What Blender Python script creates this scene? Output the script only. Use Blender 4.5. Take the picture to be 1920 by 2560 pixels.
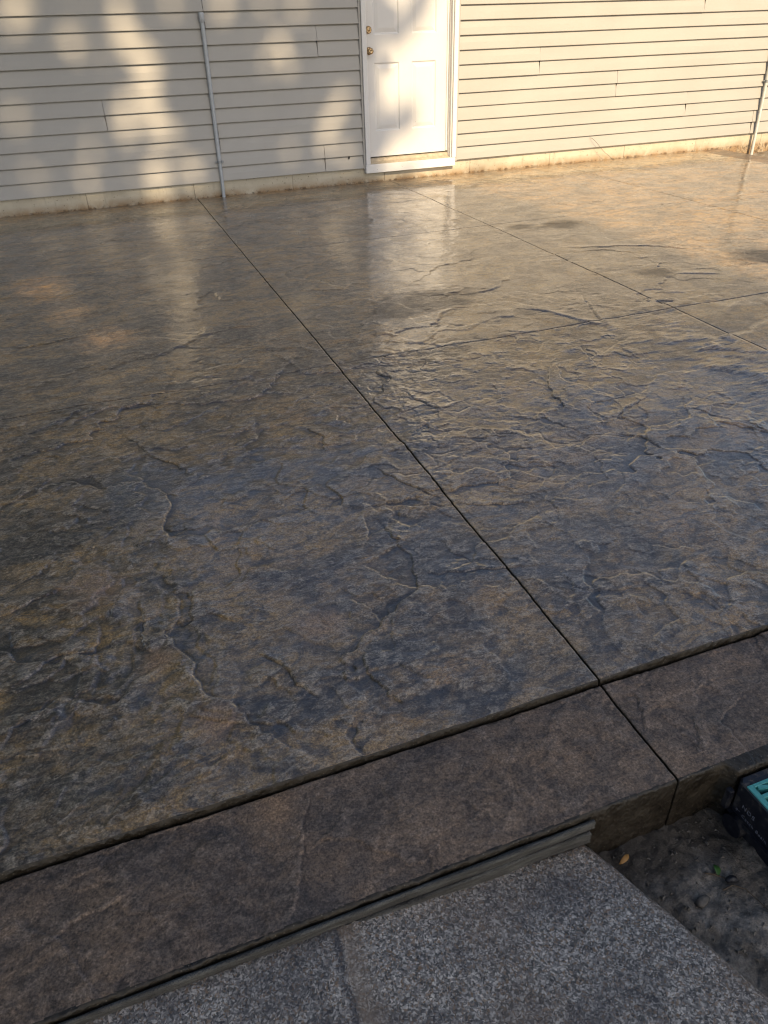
import bpy, math, random
import numpy as np
from mathutils import Matrix, Vector

for o in list(bpy.data.objects):
    bpy.data.objects.remove(o)
scene = bpy.context.scene
col = scene.collection
rng = np.random.default_rng(7)
random.seed(7)

# ------------------------------------------------------------------ camera
cam_d = bpy.data.cameras.new('camera')
cam = bpy.data.objects.new('camera', cam_d)
col.objects.link(cam)
scene.camera = cam
cam_d.sensor_fit = 'HORIZONTAL'
cam_d.sensor_width = 36.0
cam_d.lens = 36.0 * 1836.8155 / 1920.0
cam_d.clip_start = 0.05
cam_d.clip_end = 2000
CF = Vector((0.276040212, 0.784179725, -0.555755306))
CR = Vector((0.936867640, -0.348667961, -0.026639789))
CU = Vector((0.214664452, 0.513315509, 0.830918986))
m = Matrix.Identity(4)
for i in range(3):
    m[i][0], m[i][1], m[i][2] = CR[i], CU[i], -CF[i]
m[0][3], m[1][3], m[2][3] = 0.0, -8.0146, 1.4282
cam.matrix_world = m

# ------------------------------------------------------------------ light
EL, AZ = math.radians(36), math.radians(3)          # sun: elevation, azimuth right of the wall's normal
SUN = Vector((math.sin(AZ) * math.cos(EL), -math.cos(AZ) * math.cos(EL), math.sin(EL)))   # towards the sun
world = bpy.data.worlds.new('World')
scene.world = world
world.use_nodes = True
wn = world.node_tree
wn.nodes.clear()
sky = wn.nodes.new('ShaderNodeTexSky')
sky.sky_type = 'NISHITA'
sky.sun_disc = False
sky.sun_elevation = EL
sky.sun_rotation = math.pi - AZ
sky.air_density = 1.0
sky.dust_density = 2.2
sky.ozone_density = 1.0
bg = wn.nodes.new('ShaderNodeBackground')
bg.inputs['Strength'].default_value = 0.115
wo = wn.nodes.new('ShaderNodeOutputWorld')
wn.links.new(sky.outputs[0], bg.inputs[0])
wn.links.new(bg.outputs[0], wo.inputs[0])
sun_d = bpy.data.lights.new('sun', 'SUN')
sun_d.energy = 5.0
sun_d.angle = math.radians(0.53)
sun_d.color = (1.0, 0.755, 0.455)
sun = bpy.data.objects.new('sun', sun_d)
col.objects.link(sun)
sun.rotation_euler = SUN.to_track_quat('Z', 'Y').to_euler()
sun.location = SUN * 60
vs = scene.view_settings
vs.view_transform = 'Standard'
vs.look = 'None'
vs.exposure = 0.48
vs.gamma = 1.0
vs.use_curve_mapping = False
scene.cycles.use_denoising = True
scene.cycles.filter_width = 1.15

# ------------------------------------------------------------------ helpers
def tag(o, label=None, cat=None, group=None, kind=None):
    if label: o['label'] = label
    if cat: o['category'] = cat
    if group: o['group'] = group
    if kind: o['kind'] = kind
    return o

def empty(name, loc=(0, 0, 0), parent=None):
    o = bpy.data.objects.new(name, None)
    o.empty_display_size = 0.1
    col.objects.link(o)
    o.location = loc
    if parent: o.parent = parent
    return o

class MB:
    """collects polygons for one mesh"""
    def __init__(s):
        s.v, s.f, s.mi = [], [], []
    def poly(s, pts, mi=0):
        n = len(s.v)
        s.v += [tuple(p) for p in pts]
        s.f.append(tuple(range(n, n + len(pts))))
        s.mi.append(mi)
    def grid(s, rows, close=False, mi=0):
        n = len(s.v); w = len(rows[0])
        for r in rows: s.v += [tuple(p) for p in r]
        for i in range(len(rows) - 1):
            for j in range(w if close else w - 1):
                k = (j + 1) % w
                s.f.append((n + i * w + j, n + i * w + k, n + (i + 1) * w + k, n + (i + 1) * w + j))
                s.mi.append(mi)
    def box(s, x0, x1, y0, y1, z0, z1, b=0.0, mi=0):
        if b <= 0:
            c = [(x0, y0, z0), (x1, y0, z0), (x1, y1, z0), (x0, y1, z0), (x0, y0, z1), (x1, y0, z1), (x1, y1, z1), (x0, y1, z1)]
            n = len(s.v); s.v += c
            for f in ((3, 2, 1, 0), (4, 5, 6, 7), (0, 1, 5, 4), (1, 2, 6, 5), (2, 3, 7, 6), (3, 0, 4, 7)):
                s.f.append(tuple(n + i for i in f)); s.mi.append(mi)
            return
        # bevelled box: stacked rings with cut corners
        def ring(d, z):
            return [(x0 + d + b, y0 + d, z), (x1 - d - b, y0 + d, z), (x1 - d, y0 + d + b, z), (x1 - d, y1 - d - b, z),
                    (x1 - d - b, y1 - d, z), (x0 + d + b, y1 - d, z), (x0 + d, y1 - d - b, z), (x0 + d, y0 + d + b, z)]
        rows = [ring(b * .999 if False else b, z0), ring(0, z0 + b), ring(0, z1 - b), ring(b, z1)]
        s.grid(rows, True, mi)
        s.poly(list(reversed(rows[0])), mi); s.poly(rows[-1], mi)
    def tube(s, pts, rad, n=10, cap=True, mi=0):
        pts = [Vector(p) for p in pts]
        rs = rad if hasattr(rad, '__len__') else [rad] * len(pts)
        rows = []; a = None
        for i, p in enumerate(pts):
            d = (pts[min(i + 1, len(pts) - 1)] - pts[max(i - 1, 0)]).normalized()
            if a is None:
                a = d.orthogonal().normalized()
            a = (a - d * a.dot(d)).normalized()
            b = d.cross(a)
            rows.append([p + (a * math.cos(t) + b * math.sin(t)) * rs[i] for t in [2 * math.pi * k / n for k in range(n)]])
        s.grid(rows, True, mi)
        if cap:
            s.poly(list(reversed(rows[0])), mi); s.poly(rows[-1], mi)
    def lathe(s, prof, origin, axis=(0, -1, 0), n=24, mi=0):
        ax = Vector(axis).normalized(); a = ax.orthogonal().normalized(); b = ax.cross(a); o = Vector(origin)
        rows = [[o + ax * h + (a * math.cos(t) + b * math.sin(t)) * r for t in [2 * math.pi * k / n for k in range(n)]] for r, h in prof]
        s.grid(rows, True, mi)
        s.poly(rows[-1], mi)
    def build(s, name, mats, parent=None, smooth=False):
        me = bpy.data.meshes.new(name)
        me.from_pydata([tuple(v) for v in s.v], [], s.f)
        if not isinstance(mats, (list, tuple)): mats = [mats]
        for mm in mats: me.materials.append(mm)
        if len(mats) > 1: me.polygons.foreach_set('material_index', s.mi)
        if smooth: me.polygons.foreach_set('use_smooth', [True] * len(me.polygons))
        me.update()
        o = bpy.data.objects.new(name, me)
        col.objects.link(o)
        if parent: o.parent = parent
        return o

def np_mesh(name, V, F, mats, parent=None, smooth=True, mi=None, attrs=None):
    """quad mesh straight from numpy arrays"""
    me = bpy.data.meshes.new(name)
    V = np.asarray(V, np.float32); F = np.asarray(F, np.int32)
    k = F.shape[1]
    me.vertices.add(len(V)); me.vertices.foreach_set('co', V.ravel())
    me.loops.add(F.size); me.loops.foreach_set('vertex_index', F.ravel())
    me.polygons.add(len(F))
    me.polygons.foreach_set('loop_start', np.arange(0, F.size, k, dtype=np.int32))
    me.polygons.foreach_set('loop_total', np.full(len(F), k, np.int32))
    if not isinstance(mats, (list, tuple)): mats = [mats]
    for mm in mats: me.materials.append(mm)
    if mi is not None: me.polygons.foreach_set('material_index', np.asarray(mi, np.int32))
    me.polygons.foreach_set('use_smooth', np.full(len(F), smooth, bool))
    for an, av in (attrs or {}).items():
        at = me.attributes.new(an, 'FLOAT', 'POINT')
        at.data.foreach_set('value', np.asarray(av, np.float32))
    me.update(calc_edges=True)
    o = bpy.data.objects.new(name, me)
    col.objects.link(o)
    if parent: o.parent = parent
    return o

# ------------------------------------------------------------------ numpy noise
_perm = np.random.default_rng(3).permutation(4096)
_ang = np.random.default_rng(4).uniform(0, 2 * np.pi, 4096)
_gx, _gy = np.cos(_ang), np.sin(_ang)
def pn(x, y, seed=0):
    x = x + seed * 17.31; y = y + seed * 9.77
    xi = np.floor(x).astype(np.int64); yi = np.floor(y).astype(np.int64)
    fx, fy = x - xi, y - yi
    def g(ix, iy, dx, dy):
        h = _perm[(_perm[ix & 4095] + iy) & 4095]
        return _gx[h] * dx + _gy[h] * dy
    u = fx * fx * fx * (fx * (fx * 6 - 15) + 10); v = fy * fy * fy * (fy * (fy * 6 - 15) + 10)
    a = g(xi, yi, fx, fy); b = g(xi + 1, yi, fx - 1, fy)
    c = g(xi, yi + 1, fx, fy - 1); d = g(xi + 1, yi + 1, fx - 1, fy - 1)
    return ((a + (b - a) * u) * (1 - v) + (c + (d - c) * u) * v) * 1.4
def fbm(x, y, octs=4, seed=0, gain=0.5):
    s = 0; a = 1.0; t = 0
    for i in range(octs):
        s = s + a * pn(x, y, seed + i); t += a
        x = x * 2.03; y = y * 2.03; a *= gain
    return s / t
def sst(a, b, x):
    t = np.clip((x - a) / (b - a), 0, 1)
    return t * t * (3 - 2 * t)

def make_chips(area, counts, seed, bias=.6):
    """cleft flakes: (x, y, angle, width along the scarp, length of the fade, height, seed)"""
    r = np.random.default_rng(seed); out = []
    x0, x1, y0, y1 = area
    for n, w0, w1, a0, a1 in counts:
        for _ in range(n):
            w = math.exp(r.uniform(math.log(w0), math.log(w1)))
            ang = r.choice([-1, 1], p=[.65, .35]) * math.pi / 2 + r.normal(0, .45) if r.random() < bias else r.uniform(0, 2 * math.pi)
            a = r.uniform(a0, a1) * (1 if r.random() < .8 else -.7)
            out.append((r.uniform(x0, x1), r.uniform(y0, y1), ang, w, w * r.uniform(.35, 1.1), a, int(r.integers(0, 4000))))
    return out
CHIPS = make_chips((-3.3, 7.2, -4.7, .1), [(110, .45, 1.0, .0020, .0044), (650, .14, .45, .0014, .0034), (3000, .04, .14, .0007, .0022)], 5) \
    + make_chips((-1.0, 2.9, -7.0, -4.6), [(40, .35, .8, .0024, .0048), (340, .12, .35, .0018, .0042), (1500, .035, .12, .0008, .0026), (1600, .018, .04, .0005, .0013)], 15, .45)
CHIPS_B = make_chips((-.9, 2.0, -7.3, -6.9), [(16, .30, .7, .0014, .0030), (60, .08, .25, .0009, .0022), (420, .025, .08, .0005, .0013)], 6, .2)
# named creases of this very slab: lines of broken relief, world x, y
SCARPS = [[(-0.071, -6.114), (-0.022, -6.199), (-0.033, -6.284), (-0.086, -6.341), (-0.017, -6.491), (-0.031, -6.53), (-0.013, -6.607), (0.048, -6.665), (0.079, -6.748), (0.14, -6.833), (0.188, -6.885)], [(-0.113, -4.963), (-0.052, -5.147), (-0.024, -5.243), (0.072, -5.365), (0.112, -5.459)], [(0.148, -6.51), (0.204, -6.598), (0.233, -6.68), (0.261, -6.733)], [(-0.494, -6.497), (-0.406, -6.516), (-0.351, -6.514)], [(-0.528, -6.083), (-0.414, -6.039), (-0.354, -6.023)], [(-0.139, -6.175), (-0.133, -6.265), (-0.147, -6.352), (-0.127, -6.399)], [(-0.255, -6.247), (-0.271, -6.341), (-0.368, -6.321), (-0.443, -6.383), (-0.477, -6.396)], [(-0.489, -6.591), (-0.47, -6.546), (-0.395, -6.528)], [(-0.18, -6.1), (-0.211, -6.156), (-0.227, -6.216)], [(0.835, -5.535), (0.947, -5.548), (1.039, -5.593), (1.173, -5.618), (1.302, -5.709)], [(0.782, -5.705), (0.843, -5.853), (0.877, -5.918), (0.927, -5.996)], [(0.974, -6.043), (1.05, -6.088), (1.14, -6.119), (1.233, -6.145)], [(0.695, -5.966), (0.78, -5.975), (0.844, -6.015), (0.938, -6.055)], [(0.728, -6.369), (0.846, -6.412), (0.963, -6.445), (1.01, -6.459)], [(0.679, -6.069), (0.681, -6.155), (0.718, -6.183)], [(0.647, -5.979), (0.608, -6.113), (0.574, -6.169)], [(0.618, -5.267), (0.674, -5.366), (0.644, -5.48)], [(1.145, -5.094), (1.154, -5.189), (1.225, -5.328), (1.369, -5.283)], [(0.455, -6.391), (0.499, -6.456), (0.513, -6.533)], [(2.639, -4.288), (2.515, -4.642), (2.465, -4.829)], [(1.844, -5.741), (1.955, -5.649), (2.017, -5.627), (2.117, -5.587)], [(1.6, -5.849), (1.686, -5.803), (1.75, -5.803)], [(1.806, -5.826), (1.862, -5.879), (1.878, -6.008)], [(2.343, -5.957), (2.343, -6.015), (2.356, -6.05)], [(3.19, -4.844), (3.329, -4.735), (3.442, -4.682)], [(3.174, -3.214), (3.374, -3.3), (3.733, -3.436), (3.851, -3.538), (3.951, -3.659)], [(2.197, -4.295), (2.326, -4.414), (2.412, -4.622), (2.483, -4.761)], [(2.062, -4.955), (2.197, -4.925), (2.102, -5.228)], [(3.463, -4.091), (3.604, -4.167), (3.707, -4.228)]]
CREASES_B = [[(0.178, -6.958), (0.148, -7.016), (0.129, -7.048), (0.117, -7.099), (0.099, -7.141), (0.078, -7.2), (0.046, -7.243)], [(-0.392, -7.112), (-0.341, -7.089), (-0.289, -7.084), (-0.244, -7.075), (-0.221, -7.052)], [(0.991, -6.999), (1.018, -7.013), (1.002, -7.059), (0.972, -7.107)], [(1.303, -7.105), (1.209, -7.131), (1.159, -7.152), (1.157, -7.209), (1.137, -7.266)], [(1.111, -7.113), (1.078, -7.168), (1.053, -7.219)]]
STAINS_AND_SHADE = [((1.76, -3.93), .26), ((1.52, -4.02), .16), ((3.531, -2.567), .16), ((3.20, -2.50), .10), ((3.364, -4.02), .11), ((4.237, -4.011), .20)]  # dark stains; the last one paints in a spot of leaf shade
RUST_STAINS = list(zip([(0.34, -6.468), (0.007, -6.709), (0.086, -6.992), (-0.257, -6.051), (-0.106, -6.442)], (.07, .06, .05, .10, .05)))
def crease_relief(xs, ys, lines, a, L):
    H = np.zeros((len(ys), len(xs)))
    for n, pl in enumerate(lines):
        P = np.array(pl); r = np.random.default_rng(900 + n); seg = [P[0]]
        for p0, p1 in zip(P[:-1], P[1:]):
            k = 5; ln = np.hypot(*(p1 - p0)); nv = np.array((-(p1 - p0)[1], (p1 - p0)[0])) / ln
            for t in range(1, k + 1):
                seg.append(p0 + (p1 - p0) * t / k + nv * (0 if t == k else r.normal(0, min(.006, ln * .05))))
        S = np.array(seg); mn, mx = S.min(0) - L, S.max(0) + L
        i0, i1 = np.searchsorted(xs, (mn[0], mx[0])); j0, j1 = np.searchsorted(ys, (mn[1], mx[1]))
        if i1 - i0 < 2 or j1 - j0 < 2: continue
        X, Y = np.meshgrid(xs[i0:i1], ys[j0:j1]); best = np.full(X.shape, 9.); side = np.ones(X.shape); par = np.zeros(X.shape)
        m_ = len(S) - 1
        for q in range(m_):
            d = S[q + 1] - S[q]; t = np.clip(((X - S[q][0]) * d[0] + (Y - S[q][1]) * d[1]) / (d @ d), 0, 1)
            ex, ey = X - S[q][0] - t * d[0], Y - S[q][1] - t * d[1]; dd = np.hypot(ex, ey); u = dd < best
            best = np.where(u, dd, best); side = np.where(u, np.sign(d[0] * ey - d[1] * ex), side); par = np.where(u, (q + t) / m_, par)
        sg = 1 if n % 3 else -1
        win = np.clip(4 * par * (1 - par) + .25, 0, 1)
        sd = best * side * sg
        f = sst(-.0015, .0015, sd) * np.clip(1 - best / L, 0, 1) ** 1.6 - .45 * np.exp(-(best / .003) ** 2)
        H[j0:j1, i0:i1] += a * f * win
    return H
def facets(x, y, size, tilt, off, seed, ang):
    """riven facets: every cell of a broken tessellation lies at its own small tilt"""
    c_, s_ = math.cos(ang), math.sin(ang)
    wx = x + size * .55 * fbm(x / size * .9, y / size * .9, 4, seed, .6); wy = y + size * .55 * fbm(x / size * .9, y / size * .9, 4, seed + 9, .6)
    a = (wx * c_ + wy * s_) / (size * 1.5); b = (-wx * s_ + wy * c_) / size
    ia, ib = np.floor(a).astype(np.int64), np.floor(b).astype(np.int64)
    best = np.full(a.shape, 9.); H = np.zeros(a.shape)
    for da in (-1, 0, 1):
        for db in (-1, 0, 1):
            ca, cb = ia + da, ib + db
            h = _perm[(_perm[(ca + seed * 31) & 4095] + cb) & 4095]; h2 = _perm[(h + 77) & 4095]; h3 = _perm[(h + 191) & 4095]
            ea, eb = a - ca - .5 - .45 * _gx[h], b - cb - .5 - .45 * _gy[h]
            d = ea * ea + eb * eb; u = d < best
            best = np.where(u, d, best)
            H = np.where(u, size * tilt * (ea * 1.5 * _gx[h2] + eb * _gy[h2]) + off * _gx[h3], H)
    return H
def chip_relief(xs, ys, step, chips):
    H = np.zeros((len(ys), len(xs)))
    for (cx, cy, an, w, L, a, sd) in chips:
        if w < 5 * step or cx < xs[0] - 1 or cx > xs[-1] + 1 or cy < ys[0] - 1 or cy > ys[-1] + 1: continue
        R_ = .5 * w + L
        i0, i1 = np.searchsorted(xs, (cx - R_, cx + R_)); j0, j1 = np.searchsorted(ys, (cy - R_, cy + R_))
        if i1 - i0 < 2 or j1 - j0 < 2: continue
        dx = xs[None, i0:i1] - cx; dy = ys[j0:j1, None] - cy
        c_, s_ = math.cos(an), math.sin(an)
        p = dx * c_ + dy * s_; q = -dx * s_ + dy * c_
        # jagged, bent scarp line: sampled once along q
        qs = np.linspace(-.5 * w, .5 * w, 48)
        e = w * (.26 * pn(qs / w * 1.7, qs * 0, sd) + .13 * pn(qs / w * 5, qs * 0, sd + 7)) + .012 * fbm(qs * 38, qs * 0, 3, sd + 13, .6) * min(1, w * 6)
        ee = np.interp(q.ravel(), qs, e).reshape(q.shape)
        d = ee - p
        win = np.clip(1 - (q / (.5 * w)) ** 2, 0, 1) ** .6
        f = sst(-.0012, max(.0022, step * .55), d) * np.clip(1 - d / L, 0, 1) ** 1.5
        H[j0:j1, i0:i1] += a * f * win
    return H
def slate(xs, ys, step):
    x, y = np.meshgrid(xs, ys)
    m1 = sst(-.15, .30, pn(x * 1.1, y * 1.1, 81)); m2 = sst(-.2, .3, pn(x * 2.3, y * 2.3, 87))
    near = .42 + .50 * sst(-2.5, -5.2, y)                     # the stamps bit deeper towards the step
    wx = x + 0.10 * fbm(x * 2.3, y * 2.3, 5, 11, .6); wy = y + 0.10 * fbm(x * 2.3, y * 2.3, 5, 23, .6)
    H = chip_relief(xs, ys, step, CHIPS)
    H = H + facets(x, y, .46, .0085, .0014, 51, .25) + facets(x, y, .16, .012, .0008, 53, -.35) * (.15 + .85 * m1)
    if step < .012: H = H + facets(x, y, .045, .024, .0005, 57, .5) * m2 * (.15 + .85 * m1)
    crack = np.abs(fbm(wx * .9, wy * 1.2, 5, 121, .5))
    H = H - .0022 * np.exp(-(crack / .007) ** 2) * sst(.05, .25, pn(x * .8, y * .8, 131))
    H = H * near + crease_relief(xs, ys, SCARPS, .0052, .09)
    H = H + (.0015 * fbm(x * 18, y * 28, 5, 111, .68) + .0006 * (1 - 2 * np.abs(fbm(wx * 7, wy * 20, 3, 101)))) * (.35 + .65 * m1) * near
    return H + .003 * fbm(x * .7, y * .7, 2, 141) - .004
def slate_soft(xs, ys, step):
    x, y = np.meshgrid(xs, ys)
    H = chip_relief(xs, ys, step, CHIPS_B) + facets(x, y, .22, .009, .0008, 71, .3)
    if step < .012: H = H + facets(x, y, .05, .022, .0005, 73, .9) * sst(-.2, .3, pn(x * 3, y * 3, 75))
    H = H + crease_relief(xs, ys, CREASES_B, .0040, .05)
    return H + .0010 * fbm(x * 20, y * 20, 5, 295, .65) + .002 * fbm(x * 1.4, y * 1.4, 2, 297) - .003

# ------------------------------------------------------------------ materials
def mat(name):
    mm = bpy.data.materials.new(name)
    mm.use_nodes = True
    nt = mm.node_tree
    nt.nodes.clear()
    return mm, N(nt)

class N:
    def __init__(s, nt):
        s.nt = nt
        s.out = s.n('ShaderNodeOutputMaterial')
        s.bsdf = s.n('ShaderNodeBsdfPrincipled')
        s.l(s.bsdf.outputs[0], s.out.inputs['Surface'])
        s.tc = s.n('ShaderNodeTexCoord')
    def n(s, t): return s.nt.nodes.new(t)
    def l(s, a, b): s.nt.links.new(a, b)
    def put(s, v, sock):
        if isinstance(v, bpy.types.NodeSocket): s.l(v, sock)
        elif isinstance(v, tuple) and len(v) == 3 and sock.type == 'RGBA': sock.default_value = (*v, 1)
        else: sock.default_value = v
    def mapped(s, scale=(1, 1, 1), rot=(0, 0, 0), loc=(0, 0, 0)):
        mp = s.n('ShaderNodeMapping'); s.l(s.tc.outputs['Object'], mp.inputs[0])
        mp.inputs['Scale'].default_value = scale; mp.inputs['Rotation'].default_value = rot; mp.inputs['Location'].default_value = loc
        return mp.outputs[0]
    def noise(s, scale, detail=4, rough=.5, dist=0, vec=None):
        t = s.n('ShaderNodeTexNoise'); s.l(vec or s.tc.outputs['Object'], t.inputs['Vector'])
        t.inputs['Scale'].default_value = scale; t.inputs['Detail'].default_value = detail
        t.inputs['Roughness'].default_value = rough; t.inputs['Distortion'].default_value = dist
        return t.outputs['Fac']
    def vor(s, scale, vec=None, out='Distance', rnd=1.0):
        t = s.n('ShaderNodeTexVoronoi'); s.l(vec or s.tc.outputs['Object'], t.inputs['Vector'])
        t.inputs['Scale'].default_value = scale; t.inputs['Randomness'].default_value = rnd
        return t.outputs[out]
    def ramp(s, fac, stops, interp='LINEAR'):
        r = s.n('ShaderNodeValToRGB'); s.l(fac, r.inputs[0]); cr = r.color_ramp; cr.interpolation = interp
        while len(cr.elements) < len(stops): cr.elements.new(.5)
        for e, (p, c) in zip(cr.elements, stops):
            e.position = p; e.color = (c, c, c, 1) if not hasattr(c, '__len__') else (*c, 1)
        return r.outputs[0]
    def mix(s, fac, a, b, mode='MIX'):
        x = s.n('ShaderNodeMix'); x.data_type = 'RGBA'; x.blend_type = mode
        s.put(fac, x.inputs[0]); s.put(a, x.inputs[6]); s.put(b, x.inputs[7])
        return x.outputs[2]
    def math(s, op, a, b=0.0, clamp=False):
        x = s.n('ShaderNodeMath'); x.operation = op; x.use_clamp = clamp
        s.put(a, x.inputs[0]); s.put(b, x.inputs[1])
        return x.outputs[0]
    def rng(s, fac, lo, hi, a=0.0, b=1.0):
        x = s.n('ShaderNodeMapRange'); s.put(fac, x.inputs[0])
        x.inputs[1].default_value = lo; x.inputs[2].default_value = hi; x.inputs[3].default_value = a; x.inputs[4].default_value = b
        return x.outputs[0]
    def attr(s, name):
        x = s.n('ShaderNodeAttribute'); x.attribute_name = name
        return x.outputs['Fac']
    def xyz(s):
        x = s.n('ShaderNodeSeparateXYZ'); s.l(s.tc.outputs['Object'], x.inputs[0])
        return x.outputs
    def bump(s, h, dist=0.001, strength=1.0):
        b = s.n('ShaderNodeBump'); s.put(h, b.inputs['Height']); b.inputs['Distance'].default_value = dist
        b.inputs['Strength'].default_value = strength
        s.l(b.outputs[0], s.bsdf.inputs['Normal'])
        return b.outputs[0]
    def set(s, **kw):
        for k, v in kw.items(): s.put(v, s.bsdf.inputs[k.replace('_', ' ')])

def m_slate(name, cols, dark, light, gloss=.55, rough=(.26, .5), antique=.7, cio=1.7, rust=(.36, .19, .08), light_mix=.62, mot=1.0):
    mm, g = mat(name)
    n1 = g.noise(.9, 6, .6, .6)
    base = g.ramp(n1, [(.30, cols[0]), (.46, cols[1]), (.58, cols[2]), (.70, cols[3])])
    # drifts of dark release powder at several scales
    n2 = g.noise(2.3, 10, .66, 1.0, g.mapped((1, 1.6, 1), loc=(3, 1, 0)))
    base = g.mix(g.rng(g.noise(1.7, 7, .62, .8, g.mapped(loc=(11, 4, 0))), .52, .68, 0, .35), base, rust)
    base = g.mix(g.rng(n2, .44, .58, 0, .88 * mot), base, dark)
    n5 = g.noise(8.5, 12, .72, 1.2, g.mapped((1, 1.5, 1), loc=(1, 7, 0)))
    base = g.mix(g.rng(n5, .47, .57, 0, .80 * mot), base, dark)
    rel = g.attr('relief')
    base = g.mix(g.math('MULTIPLY', g.rng(rel, .45, .05, 0, 1), antique), base, dark)
    # hardener rubbed light on the high skin
    n3 = g.noise(26, 12, .78, .7, g.mapped((1, 1.8, 1), rot=(0, 0, .2), loc=(5, 3, 0)))
    hi = g.math('MULTIPLY', g.rng(n3, .46, .56), g.rng(rel, .25, .65))
    base = g.mix(g.math('MULTIPLY', hi, light_mix), base, light)
    base = g.mix(g.math('MULTIPLY', g.attr('stain_shade'), .75, True), base, tuple(c * .7 for c in dark))
    base = g.mix(g.math('MULTIPLY', g.attr('rust'), .55, True), base, (.40, .235, .12))
    n4 = g.noise(190, 4, .75)
    base = g.mix(1.0, base, g.rng(n4, .32, .68, .35, 1.65), 'MULTIPLY')
    base = g.mix(1.0, base, g.rng(g.noise(85, 8, .78, .5), .36, .64, .55, 1.45), 'MULTIPLY')
    g.set(Base_Color=base)
    r = g.rng(g.noise(5, 8, .7), .35, .65, rough[0], rough[1])
    g.set(Roughness=r, Coat_Weight=g.math('MULTIPLY', g.rng(g.noise(6, 9, .7, .5, g.mapped(loc=(2, 2, 2))), .36, .58, .6, 1.0), g.math('MULTIPLY', g.rng(g.attr('stain_shade'), 0, .8, 1, .35), gloss)),
          Coat_Roughness=g.rng(g.noise(3.3, 6, .65), .35, .65, .04, .11), Coat_IOR=cio, IOR=1.45)
    h = g.math('ADD', g.noise(75, 6, .72), g.math('MULTIPLY', n4, .6))
    g.bump(h, .0030, .8)
    b2 = g.n('ShaderNodeBump'); g.put(g.math('ADD', g.noise(48, 6, .7), g.math('MULTIPLY', n4, .2)), b2.inputs['Height']); b2.inputs['Distance'].default_value = .0008; b2.inputs['Strength'].default_value = .5
    g.l(b2.outputs[0], g.bsdf.inputs['Coat Normal'])
    return mm

M_PATIO = m_slate('stamped_concrete', [(.272, .166, .064), (.360, .212, .072), (.290, .184, .084), (.440, .246, .070)], (.046, .038, .032), (.46, .37, .265), gloss=1.0, antique=.85, cio=1.8)
M_BORDER = m_slate('border_concrete', [(.185, .125, .080), (.225, .147, .090), (.195, .133, .088), (.270, .168, .090)], (.052, .042, .036), (.32, .24, .18), gloss=.4, rough=(.40, .6), antique=.7, cio=1.5, rust=(.27, .16, .09), light_mix=.4, mot=.75)

def m_rawedge():
    mm, g = mat('raw_concrete_edge')
    n = g.noise(14, 8, .7, .6)
    c = g.ramp(n, [(.3, (.012, .009, .005)), (.5, (.026, .019, .011)), (.7, (.060, .047, .030))])
    v = g.vor(95)
    c = g.mix(g.rng(v, .16, .08, 0, .6), c, (.22, .19, .14))
    g.set(Base_Color=c, Roughness=g.rng(n, .3, .7, .25, .7))
    g.bump(g.math('ADD', g.noise(45, 6, .7), g.math('MULTIPLY', g.vor(70), .6)), .006, .8)
    return mm
M_EDGE = m_rawedge()

def m_granite():
    mm, g = mat('speckled_wet_concrete')
    t = g.n('ShaderNodeTexVoronoi'); t.inputs['Scale'].default_value = 300
    wob = g.n('ShaderNodeTexNoise'); wob.inputs['Scale'].default_value = 90; g.l(g.tc.outputs['Object'], wob.inputs['Vector'])
    add = g.n('ShaderNodeVectorMath'); add.operation = 'MULTIPLY_ADD'; g.l(wob.outputs['Color'], add.inputs[0]); add.inputs[1].default_value = (.012, .012, .012); g.l(g.tc.outputs['Object'], add.inputs[2])
    g.l(add.outputs[0], t.inputs['Vector'])
    sep = g.n('ShaderNodeSeparateColor'); g.l(t.outputs['Color'], sep.inputs[0])
    cl = g.noise(70, 6, .7)
    v = g.math('ADD', g.math('MULTIPLY', sep.outputs[0], .62), g.math('MULTIPLY', g.rng(cl, .3, .7), .42))
    c = g.ramp(v, [(.14, (.060, .060, .060)), (.36, (.15, .145, .14)), (.56, (.28, .27, .26)), (.74, (.52, .50, .47)), (.92, (.80, .77, .72))])
    c = g.mix(g.math('MULTIPLY', g.rng(sep.outputs[1], .8, .9), .7), c, (.30, .20, .12))
    c = g.mix(1, c, (1.0, .93, .85), 'MULTIPLY')
    blot = g.noise(3.5, 5, .6, .4)
    c = g.mix(g.rng(blot, .48, .70, 0, .5), c, (.17, .125, .095))
    c = g.mix(g.rng(g.noise(5, 4, .6, vec=g.mapped(loc=(9, 4, 0))), .50, .66, 0, .5), c, (.055, .055, .062))
    xx = g.math('ADD', g.xyz()[0], g.math('MULTIPLY', g.noise(9, 5, .6), .05))
    seam = g.math('MULTIPLY', g.rng(xx, .150, .162), g.rng(xx, .215, .170))
    c = g.mix(g.math('MULTIPLY', seam, .55), c, (.27, .20, .14))
    seam2 = g.math('MULTIPLY', g.rng(xx, .135, .150), g.rng(xx, .158, .152))
    c = g.mix(g.math('MULTIPLY', seam2, .6), c, (.035, .036, .045))
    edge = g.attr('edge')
    c = g.mix(g.math('MULTIPLY', edge, .6), c, (.26, .165, .095))  # orange light along the right edge, painted into the colour
    g.set(Base_Color=c, Roughness=g.rng(blot, .35, .65, .38, .65), IOR=1.45)
    g.bump(g.math('ADD', v, g.math('MULTIPLY', g.noise(60, 4, .6), .8)), .0022, .7)
    return mm
M_GRANITE = m_granite()

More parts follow.
